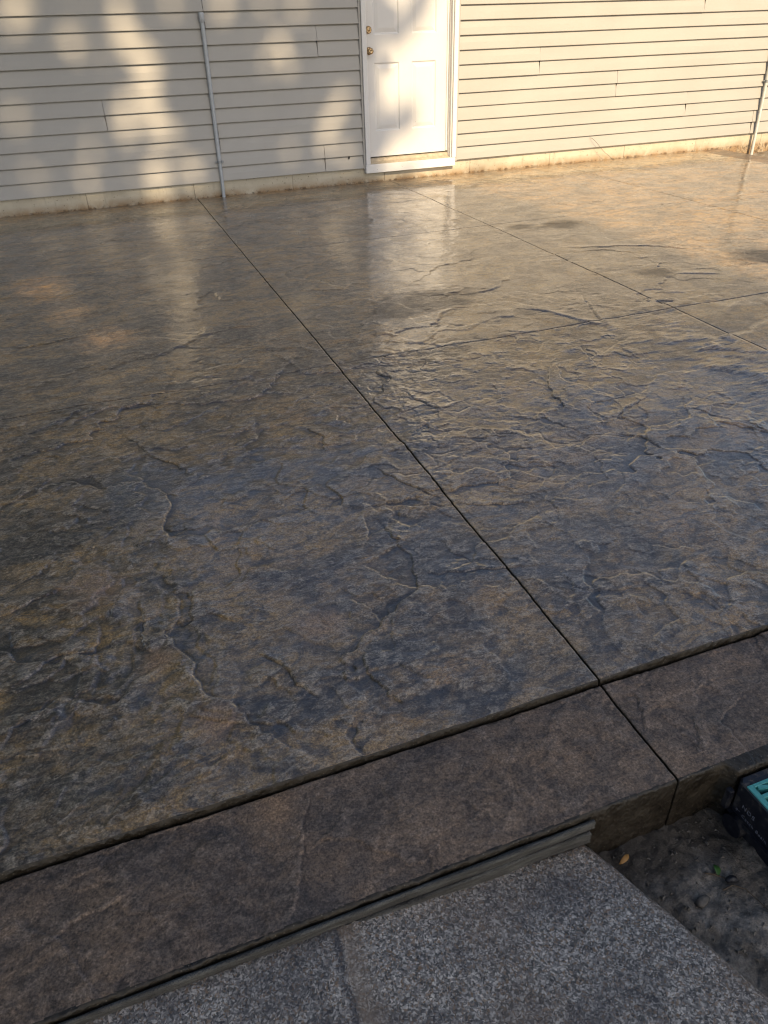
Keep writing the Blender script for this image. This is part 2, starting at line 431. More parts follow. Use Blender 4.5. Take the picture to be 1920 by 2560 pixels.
def m_soil():
    mm, g = mat('damp_soil')
    n = g.noise(9, 8, .7, .5); f = g.noise(130, 4, .75)
    c = g.ramp(n, [(.32, (.095, .080, .062)), (.5, (.22, .192, .158)), (.66, (.38, .34, .29))])
    c = g.mix(1, c, g.rng(f, .25, .75, .45, 1.6), 'MULTIPLY')
    wet = g.rng(g.math('ADD', g.xyz()[1], g.math('MULTIPLY', g.noise(14, 5, .65), .09)), -7.345, -7.295, 0, 1)
    wet = g.math('MULTIPLY', wet, g.rng(g.xyz()[1], -7.0, -7.2))
    c = g.mix(g.math('MULTIPLY', wet, .6), c, (.022, .017, .012))
    d = g.noise(.05, 5, .6)
    far = g.ramp(d, [(.35, (.045, .07, .022)), (.6, (.075, .095, .03))])
    o = g.n('ShaderNodeVectorMath'); o.operation = 'LENGTH'; g.l(g.mapped(loc=(-4, 4, 0)), o.inputs[0])
    c = g.mix(g.rng(o.outputs['Value'], 7, 12, 0, 1), c, far)
    g.set(Base_Color=c, Roughness=g.rng(n, .3, .6, .45, .9))
    g.bump(g.math('ADD', g.noise(40, 7, .75), g.math('MULTIPLY', f, .4)), .012, .8)
    return mm
M_SOIL = m_soil()

def m_siding():
    mm, g = mat('vinyl_siding')
    n = g.noise(1.4, 4, .6)
    c = g.mix(g.rng(n, .35, .65), (.358, .350, .332), (.382, .374, .356))
    streak = g.noise(3.0, 6, .65, vec=g.mapped((9, 1, .6)))
    c = g.mix(g.rng(streak, .58, .75, 0, .18), c, (.36, .31, .25))
    c = g.mix(g.rng(g.noise(60, 3, .6), .64, .74, 0, .10), c, (.3, .25, .2))
    g.set(Base_Color=c, Roughness=.48, IOR=1.45)
    g.bump(g.noise(1.0, 7, .7, vec=g.mapped((5, 60, 160))), .0006, .35)
    return mm
M_SIDING = m_siding()

def m_foundation():
    mm, g = mat('foundation_concrete')
    n = g.noise(2.5, 7, .65, .3)
    c = g.ramp(n, [(.3, (.40, .36, .28)), (.55, (.50, .46, .37)), (.75, (.56, .52, .43))])
    st = g.noise(4, 6, .7, .2, g.mapped((5, 1, 1)))
    z = g.xyz()[2]
    low = g.math('MULTIPLY', g.rng(z, .075, .0, 0, 1), g.rng(g.noise(7, 6, .7, .3), .30, .55))
    c = g.mix(g.math('MULTIPLY', low, .85), c, (.24, .145, .065))
    c = g.mix(g.rng(st, .56, .76, 0, .5), c, (.22, .19, .14))
    c = g.mix(g.rng(g.noise(55, 3, .5), .67, .71, 0, .8), c, (.10, .075, .05))
    c = g.mix(g.math('MULTIPLY', g.math('MULTIPLY', g.rng(z, .016, .004), g.rng(g.noise(30, 5, .7), .47, .62)), .8), c, (.055, .035, .02))
    g.set(Base_Color=c, Roughness=.85)
    g.bump(g.math('ADD', g.noise(40, 6, .7), g.noise(6, 4, .6)), .003, .6)
    return mm
M_FOUND = m_foundation()

def m_white(name, c0=(.66, .66, .66), rough=.38, wear=.35):
    mm, g = mat(name)
    n = g.noise(3, 5, .6)
    c = g.mix(g.rng(n, .35, .7), c0, tuple(x * .93 for x in c0))
    d = g.noise(22, 6, .7, .6)
    c = g.mix(g.rng(d, .66, .76, 0, wear), c, (.42, .40, .36))
    c = g.mix(g.rng(g.noise(70, 2, .5), .745, .76, 0, wear * 1.6), c, (.16, .14, .12))
    g.set(Base_Color=c, Roughness=g.rng(n, .3, .7, rough - .06, rough + .1))
    g.bump(g.noise(90, 3, .6), .0005, .25)
    return mm
M_DOOR = m_white('door_paint')
M_TRIM = m_white('trim_paint', (.70, .70, .70), .45, .5)

def m_flat(name, c, rough=.5, metal=0.0, var=.15, bump=.0, scale=30, spec=None):
    mm, g = mat(name)
    n = g.noise(scale, 5, .65)
    cc = g.mix(1, c, g.rng(n, .3, .7, 1 - var, 1 + var), 'MULTIPLY')
    g.set(Base_Color=cc, Roughness=g.rng(n, .3, .7, max(.05, rough - .08), min(1, rough + .08)), Metallic=metal)
    if bump: g.bump(g.noise(scale * 3, 5, .7), bump, .7)
    return mm
M_PVC = m_flat('grey_pvc', (.40, .43, .46), .42, 0, .10, .0004, 18)
M_PVC2 = m_flat('pale_pvc', (.52, .54, .53), .45, 0, .14, .0004, 14)  # paler tone for the right-hand pipe
M_CLAMP = m_flat('galvanised_steel', (.30, .32, .34), .45, .8, .2)
M_BRASS = m_flat('worn_brass', (.42, .30, .17), .24, 1.0, .25, .0002, 60)
M_NICKEL = m_flat('satin_nickel', (.50, .46, .40), .22, 1.0, .2, .0002, 60)
M_THRESH = m_flat('threshold_wood', (.42, .36, .27), .55, 0, .25, .001, 25)
M_DARK = m_flat('weatherstrip', (.03, .028, .025), .7)
M_SHINGLE = m_flat('asphalt_shingle', (.075, .07, .065), .9, 0, .35, .004, 40)
M_FOAM = None
def m_foam():
    mm, g = mat('grey_foam')
    n = g.noise(20, 6, .65, .3, g.mapped((.5, 4, 4)))
    v = g.vor(330)
    c = g.ramp(n, [(.3, (.028, .024, .019)), (.5, (.060, .056, .048)), (.72, (.12, .115, .10))])
    c = g.mix(1, c, g.rng(v, .0, .6, .6, 1.35), 'MULTIPLY')
    g.set(Base_Color=c, Roughness=.8)
    g.bump(g.math('ADD', g.vor(260), g.noise(50, 5, .7)), .0025, .8)
    return mm
M_FOAM = m_foam()
def m_basin():
    mm, g = mat('dusty_black_plastic')
    n = g.noise(26, 7, .72, .4)
    c = g.mix(g.math('MULTIPLY', g.rng(n, .52, .66), g.attr('dust')), (.012, .013, .020), (.15, .125, .10))
    g.set(Base_Color=c, Roughness=g.rng(n, .4, .65, .32, .75))
    g.bump(n, .001, .4)
    return mm
M_BASIN = m_basin()
M_TEAL = m_flat('teal_plastic', (.085, .36, .34), .42, 0, .25, .0006, 45)
M_PRINT = m_flat('raised_lettering', (.16, .16, .19), .6, 0, .25, 0, 90)
M_LEAFGREEN = m_flat('leaf_green', (.06, .16, .035), .45, 0, .3)
M_CHIP = m_flat('leaf_orange', (.48, .25, .07), .55, 0, .3)
M_TWIG = m_flat('twig_bark', (.11, .08, .05), .8, 0, .3)
M_STRAW = m_flat('dry_straw', (.30, .20, .10), .8, 0, .35)
M_PEB = m_flat('pebble_grey', (.14, .125, .105), .7, 0, .35, .002, 60)
M_PEBD = m_flat('pebble_dark', (.03, .03, .034), .5, 0, .3, .002, 60)
M_BARK = m_flat('tree_bark', (.09, .07, .05), .95, 0, .35, .02, 8)
def m_leaf(name, a, b):
    mm, g = mat(name)
    c = g.mix(g.rng(g.noise(.8, 4, .6), .3, .7), a, b)
    c = g.mix(1, c, g.rng(g.noise(9, 2, .5), .3, .7, .7, 1.3), 'MULTIPLY')
    g.set(Base_Color=c, Roughness=.5)
    return mm
M_LEAF = m_leaf('maple_leaves', (.045, .085, .022), (.075, .11, .03))
M_LEAF2 = m_leaf('oak_leaves', (.035, .065, .02), (.06, .09, .028))

# ------------------------------------------------------------------ ground
def axis(*segs):
    out = []
    for a, b, n in segs: out += list(np.linspace(a, b, n, endpoint=False))
    return np.array(out + [segs[-1][1]])
gx = axis((-600, -40, 12), (-40, -6, 14), (-6, .55, 14), (.55, 1.75, 170), (1.75, 7.2, 12), (7.2, 9.4, 74), (9.4, 40, 14), (40, 600, 12))
gy = axis((-600, -40, 12), (-40, -9, 14), (-9, -8.2, 5), (-8.2, -7.2, 140), (-7.2, -1.6, 14), (-1.6, .1, 50), (.1, 20, 10), (20, 600, 14))
X, Y = np.meshgrid(gx, gy)
pit = sst(.45, .7, X) * sst(2.0, 1.6, X) * sst(-9, -8.3, Y) * sst(-6.9, -7.2, Y)
right = sst(7.25, 7.33, X)
Z = -0.20 + right * .095 * sst(-8, -3, Y)
bumps = .020 * fbm(X * 5, Y * 5, 4, 301) + .012 * fbm(X * 19, Y * 19, 4, 311) + .007 * fbm(X * 60, Y * 60, 3, 321)
Z = Z + pit * (bumps + .006)
Z = Z + pit * .035 * sst(-7.30, -7.55, Y) * sst(.70, .95, X)
Z = Z + right * sst(-2, -1, Y) * sst(.2, -.05, Y) * (.4 * bumps) + right * .09 * np.exp(-((X - 8.42) / .30) ** 2 - ((Y + .20) / .26) ** 2) * (1 + 5 * bumps)
ny_, nx_ = X.shape
idx = np.arange(nx_ * ny_).reshape(ny_, nx_)
F = np.stack([idx[:-1, :-1], idx[:-1, 1:], idx[1:, 1:], idx[1:, :-1]], -1).reshape(-1, 4)
tag(np_mesh('ground', np.stack([X, Y, Z], -1).reshape(-1, 3), F, M_SOIL), kind='structure')

# ------------------------------------------------------------------ patio slabs
def hf_low(xs, ys, H):
    """relief averaged over about 8 cm"""
    def run(A, t, ax):
        c = np.concatenate([np.zeros_like(np.take(A, [0], ax)), np.cumsum(A, ax)], ax); n = len(t)
        lo = np.searchsorted(t, t - .04); hi = np.searchsorted(t, t + .04, 'right')
        k = (hi - lo).reshape((-1, 1) if ax == 0 else (1, -1))
        return (np.take(c, hi, ax) - np.take(c, lo, ax)) / k
    return run(run(H, ys, 0), xs, 1)
def slab(name, x0, x1, y0, y1, step, zoff, hf, mats, parent, drop=(0, 0, 0, 0), round_=.003, depth=.11, front=None, ragged=.0012, key='relief', frontrag=0.0, dense=None):
    """heightfield slab; drop = extra (y0 edge lip depth, lip width) for the camera-side edge"""
    nx = max(8, int(round((x1 - x0) / step))); ny = max(8, int(round((y1 - y0) / step)))
    def ax_(a, b, n):
        t = np.linspace(a, b, n + 1)
        return np.unique(np.concatenate([t, [a + .0015, a + .004, a + .009, b - .0015, b - .004, b - .009]]))
    xs, ys = ax_(x0, x1, nx), ax_(y0, y1, ny)
    if dense:
        o_ = xs[(xs < dense[0]) | (xs > dense[1])]
        keep = np.concatenate([[x0, x1], o_[::6]]); keep = keep[(keep < dense[0]) | (keep > dense[1])]
        xs = np.unique(np.concatenate([keep, xs[(xs >= dense[0]) & (xs <= dense[1])], [x0, x0 + .0015, x0 + .004, x1 - .004, x1 - .0015, x1]]))
    X, Y = np.meshgrid(xs, ys)
    H = hf(xs, ys, step)
    rel = (H - hf_low(xs, ys, H)) / .007 + .5
    st = np.zeros_like(H); ru = np.zeros_like(H)
    for (sx, sy), sr in STAINS_AND_SHADE:
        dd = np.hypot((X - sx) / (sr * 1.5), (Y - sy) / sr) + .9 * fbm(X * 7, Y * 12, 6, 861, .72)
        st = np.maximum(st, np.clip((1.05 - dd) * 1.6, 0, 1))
    for (sx, sy), sr in RUST_STAINS:
        dd = np.hypot((X - sx) / sr, (Y - sy) / sr) + .6 * fbm(X * 14, Y * 14, 5, 871, .65)
        ru = np.maximum(ru, np.clip(1.3 - dd, 0, 1))
    d = np.minimum(np.minimum(X - x0, x1 - X), np.minimum(Y - y0, y1 - Y))
    e = np.clip(1 - d / round_, 0, 1)
    Z = zoff + H - .002 * e * e
    if drop[0]:
        lw = drop[1] * (1 + .35 * fbm(X * 9, Y * 0, 3, 401))
        t = np.clip(1 - (Y - y0) / lw, 0, 1)
        Z = Z - drop[0] * t * t * (1 + .3 * fbm(X * 25, Y * 25, 3, 405))
    # ragged arris
    r = ragged * fbm(X * 60, Y * 60, 2, 411) * (d < .0016)
    X2, Y2 = X + r, Y + r
    if front is not None:
        t = np.clip(1 - (Y - y0) / .05, 0, 1)
        Y2 = Y2 + front(X) * t
    if frontrag:
        Y2 = Y2 + frontrag * fbm(X * 22, X * 0, 4, 421) * np.clip(1 - (Y - y0) / .03, 0, 1)
    ny1, nx1 = X.shape
    V = np.stack([X2, Y2, Z], -1).reshape(-1, 3)
    idx = np.arange(nx1 * ny1).reshape(ny1, nx1)
    F = np.stack([idx[:-1, :-1], idx[:-1, 1:], idx[1:, 1:], idx[1:, :-1]], -1).reshape(-1, 4)
    mi = np.zeros(len(F), np.int32)
    if drop[0]:
        mi[V[F].mean(1)[:, 1] < y0 + drop[1] * .95] = 1
    ring = np.concatenate([idx[0, :], idx[1:, -1], idx[-1, -2::-1], idx[-2:0:-1, 0]])
    nlev = 5
    base = len(V); layers = [ring]; P = V[ring].copy(); rr = [rel.reshape(-1)]; st_, ru_ = st.reshape(-1), ru.reshape(-1)
    cen = np.array([(x0 + x1) / 2, (y0 + y1) / 2])
    for L in range(1, nlev):
        Q = P.copy(); f = L / (nlev - 1)
        Q[:, 2] = P[:, 2] * (1 - f) + (zoff - depth) * f
        jit = .0015 * fbm(P[:, 0] * 40 + L * 3, P[:, 1] * 40 + L * 5, 3, 431)
        Q[:, 1] += np.where(np.abs(P[:, 1] - y0) < .06, jit * (2.5 if frontrag else .6), 0)
        V = np.concatenate([V, Q]); layers.append(base + np.arange(len(ring)) + (L - 1) * len(ring)); rr.append(np.full(len(ring), .5))
    for a, b in zip(layers[:-1], layers[1:]):
        f4 = np.stack([a, b, np.roll(b, -1), np.roll(a, -1)], -1)
        F = np.concatenate([F, f4]); mi = np.concatenate([mi, np.ones(len(f4), np.int32)])
    pad = np.zeros(len(V) - len(st_))
    return np_mesh(name, V, F, mats, parent, True, mi, {key: np.concatenate(rr), 'stain_shade': np.concatenate([st_, pad]), 'rust': np.concatenate([ru_, pad])})

patio = tag(empty('patio', (0, 0, 0)), kind='structure')
XJ = [-3.15, -1.10, .954, 3.007, 5.060, 7.072]
YJ = [0.010, -2.322, -4.647, -6.946]
SE_ = {(1, 2): .0040, (2, 2): .0040, (3, 2): .02, (1, 1): .0085, (2, 1): .008, (3, 1): .009, (4, 1): .014, (0, 0): .03, (1, 0): .014, (2, 0): .013, (3, 0): .013, (4, 0): .014}
for i in range(5):
    for j in range(3):
        gx0 = .0030 if abs(XJ[i] - .954) < .01 else .0022
        gx1 = .0030 if abs(XJ[i + 1] - .954) < .01 else .0022
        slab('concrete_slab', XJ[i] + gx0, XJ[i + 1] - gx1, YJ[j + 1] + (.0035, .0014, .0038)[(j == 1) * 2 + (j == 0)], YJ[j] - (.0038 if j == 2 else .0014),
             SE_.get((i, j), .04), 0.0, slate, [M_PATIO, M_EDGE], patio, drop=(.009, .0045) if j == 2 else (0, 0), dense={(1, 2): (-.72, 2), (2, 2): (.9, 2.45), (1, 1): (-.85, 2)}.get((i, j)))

border = tag(empty('patio_border', (0, 0, 0)), kind='structure')
def front_curve(x):
    # the formed edge steps out where it meets the drain and wanders a little
    return -.030 * sst(1.075, 1.10, x) + .004 * np.sin(x * 4.1) * 0 - .006 * np.exp(-((x - .40) / .25) ** 2) * 0
for i in range(5):
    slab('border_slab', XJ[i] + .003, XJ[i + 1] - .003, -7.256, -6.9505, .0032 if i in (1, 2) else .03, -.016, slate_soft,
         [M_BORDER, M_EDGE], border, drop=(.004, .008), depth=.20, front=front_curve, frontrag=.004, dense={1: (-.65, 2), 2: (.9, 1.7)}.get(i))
for j in range(3):
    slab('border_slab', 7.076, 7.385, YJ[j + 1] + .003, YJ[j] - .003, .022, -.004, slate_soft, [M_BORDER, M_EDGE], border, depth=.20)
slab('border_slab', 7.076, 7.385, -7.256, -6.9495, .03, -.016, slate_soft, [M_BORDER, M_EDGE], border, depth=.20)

# ------------------------------------------------------------------ lower speckled walkway slab
def walkway():
    xs = axis((-3.2, -.7, 40), (-.7, .86, 312)); t = np.linspace(0, 1, 200)
    y_back = -7.262; y_front = -10.5
    ys = np.concatenate([np.linspace(0, .75, 150), .75 + (y_back - y_front - .75) * np.linspace(0, 1, 25)[1:] ** 1.3])   # distance from the border
    U, D = np.meshgrid(xs, ys)
    # right edge wanders: its x as a function of distance from the border
    ed = np.interp(ys, [0, .012, .03, .07, .11, .23, .41, .8, 3.3], [.714, .722, .729, .744, .757, .792, .842, .93, 1.5])
    ed = ed + .004 * fbm(ys * 12, ys * 0, 3, 501)
    s = (xs - xs[0]) / (xs[-1] - xs[0])
    X = xs[0] + (ed[:, None] - xs[0]) * s[None, :]
    Y = y_back - D
    dist = np.minimum(ed[:, None] - X, D * 1.2 + 0.004)
    Z = -.046 - .045 * sst(.1, .75, X) * sst(.5, .0, D) - .018 * sst(.0, .8, X) - .01 * D + .004 * fbm(X * 3, Y * 3, 3, 511) + .0012 * fbm(X * 30, Y * 30, 3, 521)
    Z = Z + .006 * fbm(X * 1.2 + Y * .3, Y * 1.5, 2, 525)
    e = np.clip(1 - dist / .014, 0, 1)
    Z = Z - .008 * e ** 2
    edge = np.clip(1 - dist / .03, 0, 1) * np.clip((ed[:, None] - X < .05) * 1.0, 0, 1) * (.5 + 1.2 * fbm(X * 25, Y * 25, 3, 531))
    ny1, nx1 = X.shape
    V = np.stack([X, Y, Z], -1).reshape(-1, 3)
    idx = np.arange(nx1 * ny1).reshape(ny1, nx1)
    F = np.stack([idx[1:, :-1], idx[1:, 1:], idx[:-1, 1:], idx[:-1, :-1]], -1).reshape(-1, 4)
    ring = np.concatenate([idx[0, :], idx[1:, -1], idx[-1, -2::-1], idx[-2:0:-1, 0]])
    P = V[ring].copy(); A = edge.reshape(-1)
    Q = P.copy(); Q[:, 2] -= .05; Q[:, 0] -= .004 * (P[:, 0] > .5)
    R2 = P.copy(); R2[:, 2] = -.26; R2[:, 0] -= .02 * (P[:, 0] > .5)
    n0 = len(V); k = len(ring)
    V = np.concatenate([V, Q, R2]); A = np.concatenate([A, np.full(2 * k, .3)])
    L0, L1, L2 = ring, n0 + np.arange(k), n0 + k + np.arange(k)
    mi = [0] * len(F)
    for a, b in ((L0, L1), (L1, L2)):
        F = np.concatenate([F, np.stack([a, np.roll(a, -1), np.roll(b, -1), b], -1)]); mi += [1] * k
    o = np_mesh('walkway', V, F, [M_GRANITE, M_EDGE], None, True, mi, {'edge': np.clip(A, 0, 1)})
    tag(o, kind='structure')
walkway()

# ------------------------------------------------------------------ foam strips along the border's edge
def strip(x0, x1, yf, yb, zt, zb, seed, label):
    xs = np.linspace(x0, x1, 130); rows = []
    for x in xs:
        w = .0035 * float(fbm(np.array([x * 2.1]), np.array([0.]), 3, seed)[0]); w2 = .0045 * float(fbm(np.array([x * 9.]), np.array([3.]), 3, seed + 5)[0])
        zt_, zb_ = zt(x) + w2, zb(x) + w2 * .6; y0, y1 = yf - w - abs(w2), yb
        b = .0035
        rows.append([(x, y1, zt_), (x, y0 + b, zt_), (x, y0 + b * .3, zt_ - b * .3), (x, y0, zt_ - b), (x, y0 + .001, (zt_ + zb_) / 2), (x, y0, zb_ + b), (x, y0 + b * .3, zb_ + b * .3), (x, y0 + b, zb_), (x, y1, zb_)])
    g = MB(); g.grid(rows, True); g.poly(rows[-1]); g.poly(list(reversed(rows[0])))
    o = g.build('foam_strip', M_FOAM, None, True)
    tag(o, label, 'foam strip', 'foam strips along the patio edge')
strip(-3.1, .726, -7.2695, -7.262, lambda x: -.026 - .006 * max(0, x), lambda x: -.050 - .006 * max(0, x), 601, 'upper grey foam strip tucked under the rounded patio edge')
strip(-3.1, .716, -7.2755, -7.262, lambda x: -.0512 - .006 * max(0, x), lambda x: -.082 - .012 * max(0, x), 611, 'lower grey foam strip lying against the speckled slab')

# ------------------------------------------------------------------ house
house = tag(empty('garage', (3, 0, 0)), 'tan vinyl sided garage with white door and concrete footing', 'garage')
def hp(o):       # keep world placement under the house
    o.parent = house
    o.matrix_parent_inverse = Matrix.Translation((-3, 0, 0))
    return o
HX0, HX1, HD = -4.2, 9.6, 7.0
Z0, CH = .1415, .127
NP = 10
DL, DR = 2.735, 3.765                 # outer door trim

def siding(x0, x1, k, yo, seed):
    nseg = max(2, int((x1 - x0) / .18)); xs = np.linspace(x0, x1, nseg + 1)
    rows = []
    for x in xs:
        wv = .0011 * math.sin(x * 1.7 + seed) + .0007 * math.sin(x * 5.3 + seed * 2.1)
        row = []
        for c in (0, 1):
            zb = Z0 + (2 * k + c) * CH; zt = zb + CH
            wz = .0005 * math.sin(x * 2.3 + seed + c)
            row += [(x, .006 + yo, zb + wz), (x, -.0185 + wv + yo, zb + wz), (x, -.0208 + wv + yo, zb + .0020 + wz), (x, -.0212 + wv + yo, zb + .006 + wz),
                    (x, -.0125 + wv * 1.5 + yo, zb + CH * .5), (x, -.0030 + yo, zt - .014), (x, .0045 + yo, zt - .001)]
        rows.append(row)
    g = MB(); g.grid(rows)
    w = len(rows[0])
    g.poly([rows[0][i] for i in range(w)]); g.poly([rows[-1][w - 1 - i] for i in range(w)])
    return hp(g.build('siding_panel', M_SIDING))
seams_l = {0: [2.298], 1: [1.247], 2: [.241, -3.4], 3: [-.83], 4: [2.294, -1.4], 5: [1.258, -2.4], 6: [.2], 7: [1.5], 8: [-.6], 9: [2.2]}
seams_r = {0: [7.79], 1: [6.746], 2: [5.741], 3: [4.735, 8.4], 4: [8.1], 5: [6.76], 6: [5.7], 7: [4.7], 8: [7.5], 9: [6.2]}
for k in range(NP):
    over = Z0 + 2 * k * CH > 2.33
    runs = [(HX0, HX1, sorted(seams_l[k] + seams_r[k]))] if over else [(HX0, DL - .006, sorted(seams_l[k])), (DR + .006, HX1, sorted(seams_r[k]))]
    for a, b, ss in runs:
        e = [a] + ss + [b]
        for q in range(len(e) - 1):
            last = q == len(e) - 2
            siding(e[q], e[q + 1] - (0 if last else .0035), k, -.0022 * ((q + k) % 2) , q * 3.1 + k * 1.7 + a)

# J channels beside the door
def jchan(x0, x1, z0, z1):
    g = MB()
    g.box(x0, x1, -.0275, .004, z0, z1, .002)
    return hp(g.build('j_channel', M_SIDING))
jchan(DL - .022, DL - .001, Z0 - .006, 2.36)
jchan(DR + .001, DR + .022, Z0 - .006, 2.36)

# foundation, cast in panels
found = hp(empty('foundation'))
fj = [HX0, -3.13, -2.11, -1.10, -.082, .936, 1.942, 2.955, 3.965, 4.975, 5.984, 7.012, 8.02, HX1]
for a, b in zip(fj[:-1], fj[1:]):
    g = MB(); g.box(a + .0012, b - .0012, .012, .20, -.45, .165, .002)
    o = g.build('foundation_panel', M_FOUND); o.parent = found
    if a < 0:
        pass

# side, back walls and roof
g = MB()
zt = Z0 + 2 * NP * CH
g.box(HX0, HX1, .022, .10, .17, zt, 0) if False else None
for (x0, x1, y0, y1) in ((HX0, HX0 + .1, .3, HD), (HX1 - .1, HX1, .3, HD), (HX0, HX1, HD, HD + .1)):
    g.box(x0, x1, y0, y1, -.45, zt)
hp(g.build('wall', M_SIDING))
for (x0, x1, z0, z1) in ((HX0, DL + .02, .165, zt), (DR - .02, HX1, .165, zt), (DL + .02, DR - .02, 2.36, zt)):
    g = MB(); g.box(x0, x1, .02, .09, z0, z1); hp(g.build('sheathing', M_THRESH))
roof = MB()
ys_, yr, ye = -.42, HD / 2, HD + .52
zr = zt + .08 + (yr - ys_) * .36
for (ya, za, yb, zb) in ((ys_, zt + .08, yr, zr), (ye, zt + .08, yr, zr)):
    lo = [(HX0 - .4, ya, za), (HX1 + .4, ya, za), (HX1 + .4, yb, zb), (HX0 - .4, yb, zb)]
    hi = [(x, y, z + .05) for x, y, z in lo]
    roof.poly(lo); roof.poly(hi)
    for i in range(4):
        roof.poly([lo[i], lo[(i + 1) % 4], hi[(i + 1) % 4], hi[i]])
hp(roof.build('roof', M_SHINGLE))
for xg in (HX0 + .05, HX1 - .05):
    g = MB(); g.poly([(xg, .05, zt), (xg, HD, zt), (xg, yr, zr - .02)]); hp(g.build('gable', M_SIDING))
g = MB(); g.box(HX0 - .4, HX1 + .4, -.40, .06, zt + .005, zt + .02); hp(g.build('soffit', M_TRIM))
g = MB(); g.box(HX0 - .4, HX1 + .4, -.425, -.402, zt - .03, zt + .12, .003); hp(g.build('fascia', M_TRIM))

# ------------------------------------------------------------------ door
SY = .058                               # front face of the slab
frame = hp(empty('door_frame'))
def fr(name, *b, bev=.003, m=M_TRIM):
    g = MB(); g.box(*b, bev); o = g.build(name, m); o.parent = frame
    return o
fr('brick_mould', DL, DL + .047, -.044, .018, .1745, 2.36)
fr('brick_mould', DR - .047, DR, -.044, .018, .1745, 2.36)
fr('brick_mould', DL + .0475, DR - .0475, -.034, .018, 2.31, 2.36)
fr('brick_mould_lip', DR - .060, DR - .0475, -.022, .018, .176, 2.31)
fr('brick_mould_lip', DL + .0475, DL + .056, -.022, .018, .176, 2.31)
fr('jamb', DL + .022, DL + .040, .0185, .15, .172, 2.33)
fr('jamb', DR - .066, DR - .022, .0185, .15, .172, 2.33)
fr('jamb', DL + .0405, DR - .0665, .0185, .15, 2.295, 2.33)
fr('weatherstrip', DR - .084, DR - .0665, .046, .0575, .235, 2.295, m=M_TRIM)
fr('sill_board', DL - .004, DR - .008, -.048, .016, .092, .1735, bev=.0025)
g = MB()
g.poly([(DL + .041, -.030, .176), (DR - .062, -.030, .176), (DR - .067, .030, .192), (DL + .041, .030, .192)])
g.poly([(DL + .041, .030, .192), (DR - .067, .030, .192), (DR - .067, .034, .216), (DL + .041, .034, .216)])
g.poly([(DL + .041, .034, .216), (DR - .067, .034, .216), (DR - .067, .075, .222), (DL + .041, .075, .222)])
g.poly([(DL + .041, -.030, .160), (DR - .062, -.030, .160), (DR - .062, -.030, .176), (DL + .041, -.030, .176)])
o = g.build('threshold', M_THRESH); o.parent = frame

door = hp(empty('door', (2.77, SY, .23)))
def dp(o, par=door):
    o.parent = par
    o.matrix_parent_inverse = Matrix.Translation((-2.77, -SY, -.23)) if par is door else par.matrix_parent_inverse
    return o
dx0, dx1, dz0, dz1 = 2.776, 3.690, .232, 2.29
px = [(2.885, 3.160), (3.290, 3.565)]
pz = [(.470, 1.082), (1.315, 1.930), (2.035, 2.180)]
g = MB()
xc = [dx0, px[0][0], px[0][1], px[1][0], px[1][1], dx1]
zc = [dz0, pz[0][0], pz[0][1], pz[1][0], pz[1][1], pz[2][0], pz[2][1], dz1]
for i in range(5):
    for j in range(7):
        if i % 2 == 1 and j % 2 == 1: continue
        g.poly([(xc[i], SY, zc[j]), (xc[i + 1], SY, zc[j]), (xc[i + 1], SY, zc[j + 1]), (xc[i], SY, zc[j + 1])])
g.box(dx0, dx1, SY + .012, SY + .044, dz0, dz1)
g.poly([(dx0, SY, dz0), (dx0, SY + .012, dz0), (dx1, SY + .012, dz0), (dx1, SY, dz0)])
dp(g.build('door_leaf', M_DOOR))
for (a, b) in px:
    for (c, d) in pz:
        g = MB(); rows = []
        for ins, dep in ((0, 0), (.004, .001), (.012, .009), (.020, .010), (.030, .007), (.052, .0018), (.058, .0015)):
            rows.append([(a + ins, SY + dep, c + ins), (b - ins, SY + dep, c + ins), (b - ins, SY + dep, d - ins), (a + ins, SY + dep, d - ins)])
        g.grid(rows, True); g.poly(rows[-1])
        dp(g.build('door_panel', M_DOOR))
g = MB(); g.box(dx0, dx1, SY + .004, SY + .03, .2235, .231); dp(g.build('door_sweep', M_DARK))
# knob and deadbolt
g = MB(); g.lathe([(.034, -.001), (.034, .003), (.031, .007), (.020, .010), (.013, .014), (.012, .030), (.018, .036), (.026, .044), (.029, .053), (.027, .062), (.020, .068), (.012, .0695), (.010, .066), (.001, .066)], (2.838, SY, 1.183), n=28)
dp(g.build('door_knob', M_BRASS, None, True))
g = MB(); g.lathe([(.033, -.001), (.033, .006), (.030, .013), (.024, .019), (.022, .0205), (.020, .0195), (.012, .0195), (.0115, .021), (.001, .021)], (2.838, SY, 1.357), n=28)
dp(g.build('deadbolt', M_BRASS, None, True))

